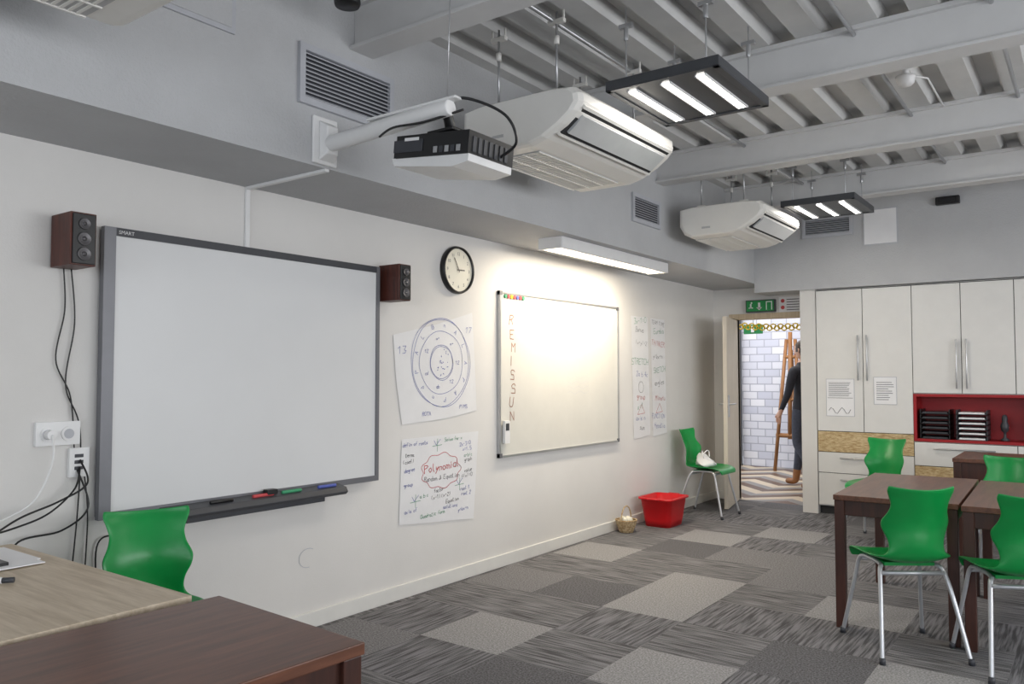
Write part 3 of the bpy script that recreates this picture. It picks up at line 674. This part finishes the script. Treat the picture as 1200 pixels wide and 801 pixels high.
for i in(2,3,4,5): front(xs[i],xs[i+1],1.175,2.165)
front(-2.21,-1.36,.60,.80,osb); front(-2.21,-1.36,.40,.60); front(-2.21,-1.36,.09,.40)
front(-1.36,-.56,.52,.735); front(-1.36,-.56,.36,.52,osb); front(-1.36,-.56,.09,.36); front(-.56,.26,.52,.735); front(-.56,.26,.36,.52,osb); front(-.56,.26,.09,.36)
def hv(x,z0,z1):
    b.tube([(x,CY-.03,z0),(x,CY-.03,z1)],.008,alum,8)
    for z in(z0+.04,z1-.04): b.tube([(x,CY,z),(x,CY-.03,z)],.005,alum,6)
def hh(x0,x1,z):
    b.tube([(x0,CY-.03,z),(x1,CY-.03,z)],.008,alum,8)
    for x in(x0+.04,x1-.04): b.tube([(x,CY,z),(x,CY-.03,z)],.005,alum,6)
for x in(-1.825,-1.745): hv(x,1.29,1.72)
for x in(-1.005,-.925,-.19,-.11): hv(x,1.22,1.66)
hh(-2.0,-1.57,.55); hh(-2.0,-1.57,.34); hh(-1.2,-.72,.68); hh(-1.2,-.72,.31); hh(-.4,.1,.68)
b.done(.0015)
b=B('notice_sheet',papm,ink_k,grm)
b.box(-2.125,-1.865,CY-.003,CY-.001,.945,1.305,grm); b.box(-2.12,-1.87,CY-.004,CY-.003,.95,1.30,papm)
for i in range(10): b.box(-2.10,-1.90+random.uniform(-.04,.01),CY-.005,CY-.004,1.14+i*.014,1.144+i*.014,ink_k)
b.tube([(-2.1+.02*i,CY-.006,1.0+.03*math.sin(i*1.3)) for i in range(11)],.002,ink_k,4); b.box(-2.11,-1.88,CY-.005,CY-.004,1.12,1.124,ink_k)
b.done()
b=B('notice_sheet',papm,ink_k,grm); b.box(-1.695,-1.495,CY-.003,CY-.001,1.065,1.325,grm); b.box(-1.69,-1.50,CY-.004,CY-.003,1.07,1.32,papm)
for i in range(9): b.box(-1.67,-1.53+random.uniform(-.04,.01),CY-.005,CY-.004,1.11+i*.02,1.115+i*.02,ink_k)
b.done()
b=B('document_tray_stack',black,papm)
for c0,m in((-1.31,black),(-1.02,dgrey)):
    for k in range(6):
        z=.766+k*.045; b.box(c0,c0+.24,CY+.01,CY+.26,z,z+.006,m); b.box(c0,c0+.008,CY+.01,CY+.26,z,z+.04,m); b.box(c0+.232,c0+.24,CY+.01,CY+.26,z,z+.04,m); b.box(c0+.02,c0+.22,CY+.02,CY+.25,z+.006,z+.006+(.012 if c0<-1.2 else .013),papm if c0>-1.2 else dgrey)
b.done()
b=B('trophy_figurine',dgrey,ink_r); b.lathe([(0,0),(.035,0),(.035,.012),(.012,.03),(.01,.07),(.03,.09),(.035,.13),(.02,.17),(.024,.19),(.018,.22),(0,.23)],(-.66,CY+.12,.767),dgrey,16); b.tube([(-.69,CY+.12,.87),(-.66,CY+.1,.86),(-.63,CY+.12,.89)],.01,ink_r,8); b.done()
# ---------- people ----------
def person(x,y,rz,hgt=1.0,jk=jack):
    e=empty('standing_person',(x,y,0),rz)
    J=[];E=[];R=[]
    def v(p,r,par=None):
        J.append(p);R.append(r if isinstance(r,tuple) else (r,r))
        if par is not None:E.append((par,len(J)-1))
        return len(J)-1
    pel=v((0,0,.96),(.15,.11)); sp=v((0,0,1.12),(.14,.10),pel); ch=v((0,.01,1.30),(.165,.115),sp); nb=v((0,0,1.45),(.08,.07),ch); nk=v((0,.015,1.55),.05,nb)
    for s,kn,an,to in((1,(.10,.14,.53),(.10,.20,.10),(.11,.36,.045)),(-1,(-.10,.03,.52),(-.10,-.17,.13),(-.10,-.02,.04))):
        h=v((s*.09,0,.90),(.095,.10),pel); k=v(kn,.062,h); c=v(tuple((Vector(kn)+Vector(an))/2+Vector((0,-.015,.05))),.058,k); a=v(an,.045,c); heel=v((an[0],an[1]+.01,.05),.042,a); t=v(to,.036,heel)
        sh=v((s*.19,0,1.41),.065,ch); el=v((s*.24,-s*.06-.02,1.13),.046,sh); wr=v((s*.22,.1-s*.06,.92),.028,el); pm=v((s*.215,.135-s*.06,.86),(.035,.02),wr)
        fy=.14-s*.06
        for q,l in((-.024,.06),(-.008,.075),(.008,.07),(.024,.055)):
            f1=v((s*.215,fy+q*1.0+.005,.825),.009,pm); f2=v((s*.208,fy+q*1.1+.012,.825-l*.5),.0085,f1); v((s*.20,fy+q+.012,.825-l),.0075,f2)
        t1=v((s*.205,fy+.045,.86),.010,pm); v((s*.197,fy+.06,.825),.009,t1)
    me=bpy.data.meshes.new('body'); me.from_pydata(J,E,[]); o=bpy.data.objects.new('tmpbody',me); bpy.context.collection.objects.link(o)
    sk=o.modifiers.new('skin','SKIN')
    for i,sv in enumerate(me.skin_vertices[0].data):
        sv.radius=R[i]; sv.use_root=(i==0)
    sk.use_smooth_shade=True
    su=o.modifiers.new('s','SUBSURF'); su.levels=2; su.render_levels=2
    bpy.context.view_layer.update(); dg=bpy.context.evaluated_depsgraph_get(); m2=bpy.data.meshes.new_from_object(o.evaluated_get(dg)); bpy.data.objects.remove(o)
    m2.materials.clear()
    for m in(jk,jean,boot,skin): m2.materials.append(m)
    for p in m2.polygons:
        c=p.center; p.use_smooth=True
        arm=abs(c.x)>.17 and c.z<1.2
        if arm and c.z<.93: p.material_index=3
        elif c.z<.20: p.material_index=2
        elif c.z<.93 and not arm: p.material_index=1
        elif c.z>1.50: p.material_index=3
        else: p.material_index=0
    bo=bpy.data.objects.new('body',m2); bpy.context.collection.objects.link(bo); bo.parent=e
    b=B('head',skin,hair,ink_k)
    r=bmesh.ops.create_uvsphere(b.bm,u_segments=28,v_segments=20,radius=1)
    for vv in r['verts']:
        x_,y_,z_=vv.co; w=1 if z_>0 else 1-.28*z_*z_
        vv.co=Vector((x_*.076*w,.02+y_*.095*(1 if y_<0 else w)+ (.012 if (z_<-.6 and y_>0) else 0),1.645+z_*.115))
        d=abs(x_)
        if y_>.9 and d<.2 and abs(z_+.12)<.25: vv.co.y+=.018*(1-d/.2)
    for f in b.bm.faces:
        c=f.calc_center_median(); f.smooth=True
        f.material_index=b.mi(hair) if (c.z>1.70 and c.y<.10) or (c.y<.0 and c.z>1.58) else 0
    for s in(-1,1):
        b.tube([(s*.074,.01,1.66),(s*.086,.0,1.65),(s*.084,.0,1.62),(s*.073,.01,1.61)],.009,skin,8)
        b.tube([(s*.03,.106,1.655),(s*.03,.112,1.655)],.009,ink_k,10); b.tube([(s*.015,.112,1.675),(s*.045,.104,1.676)],.004,hair,6)
    b.tube([(0,.108,1.665),(0,.128,1.63),(0,.112,1.622)],[.007,.012,.008],skin,8); b.tube([(-.024,.105,1.59),(0,.112,1.588),(.024,.105,1.59)],.005,ink_r,6)
    b.lathe([(.0,.118),(.03,.114),(.06,.09),(.079,.05),(.085,.01),(.083,-.03)],(0,.005,1.648),hair,24,1,1.12)
    h=b.done(parent=e,recalc=False)
    e.scale=(hgt,hgt,hgt)
person(-2.83,9.75,math.radians(70))

# ---------- lights ----------
def area(name,loc,rot,sx,sy,en,col):
    la=bpy.data.lights.new(name,'AREA'); la.shape='RECTANGLE'; la.size=sx; la.size_y=sy; la.energy=en; la.color=col
    o=bpy.data.objects.new(name,la); bpy.context.collection.objects.link(o); o.location=loc; o.rotation_euler=rot
area('window_daylight',(RX+.3,3.0,1.6),(0,math.radians(90),0),1.6,7,208,(.97,.98,1))
area('window_daylight',(0.1,FY-.3,1.7),(math.radians(90),0,0),5.4,1.6,82,(.87,.93,1))
area('corridor_light',(-3.4,10.3,2.8),(0,0,0),3,1.5,70,(1,.97,.95))
area('corridor_daylight',(-6.6,10.6,1.6),(0,math.radians(-90),0),2,2.5,45,(.85,.92,1))
w=bpy.data.worlds.new('world'); S.world=w; w.use_nodes=True; w.node_tree.nodes['Background'].inputs[0].default_value=(.86,.92,1,1); w.node_tree.nodes['Background'].inputs[1].default_value=1.2
# ---------- camera ----------
cd=bpy.data.cameras.new('camera'); cam=bpy.data.objects.new('camera',cd); bpy.context.collection.objects.link(cam); S.camera=cam
cd.lens=27.99; cd.sensor_width=36; cam.location=(0,0,1.335); cam.rotation_euler=(math.pi/2+math.atan(39.5/933),0,math.atan(685/933)); cd.clip_start=.05
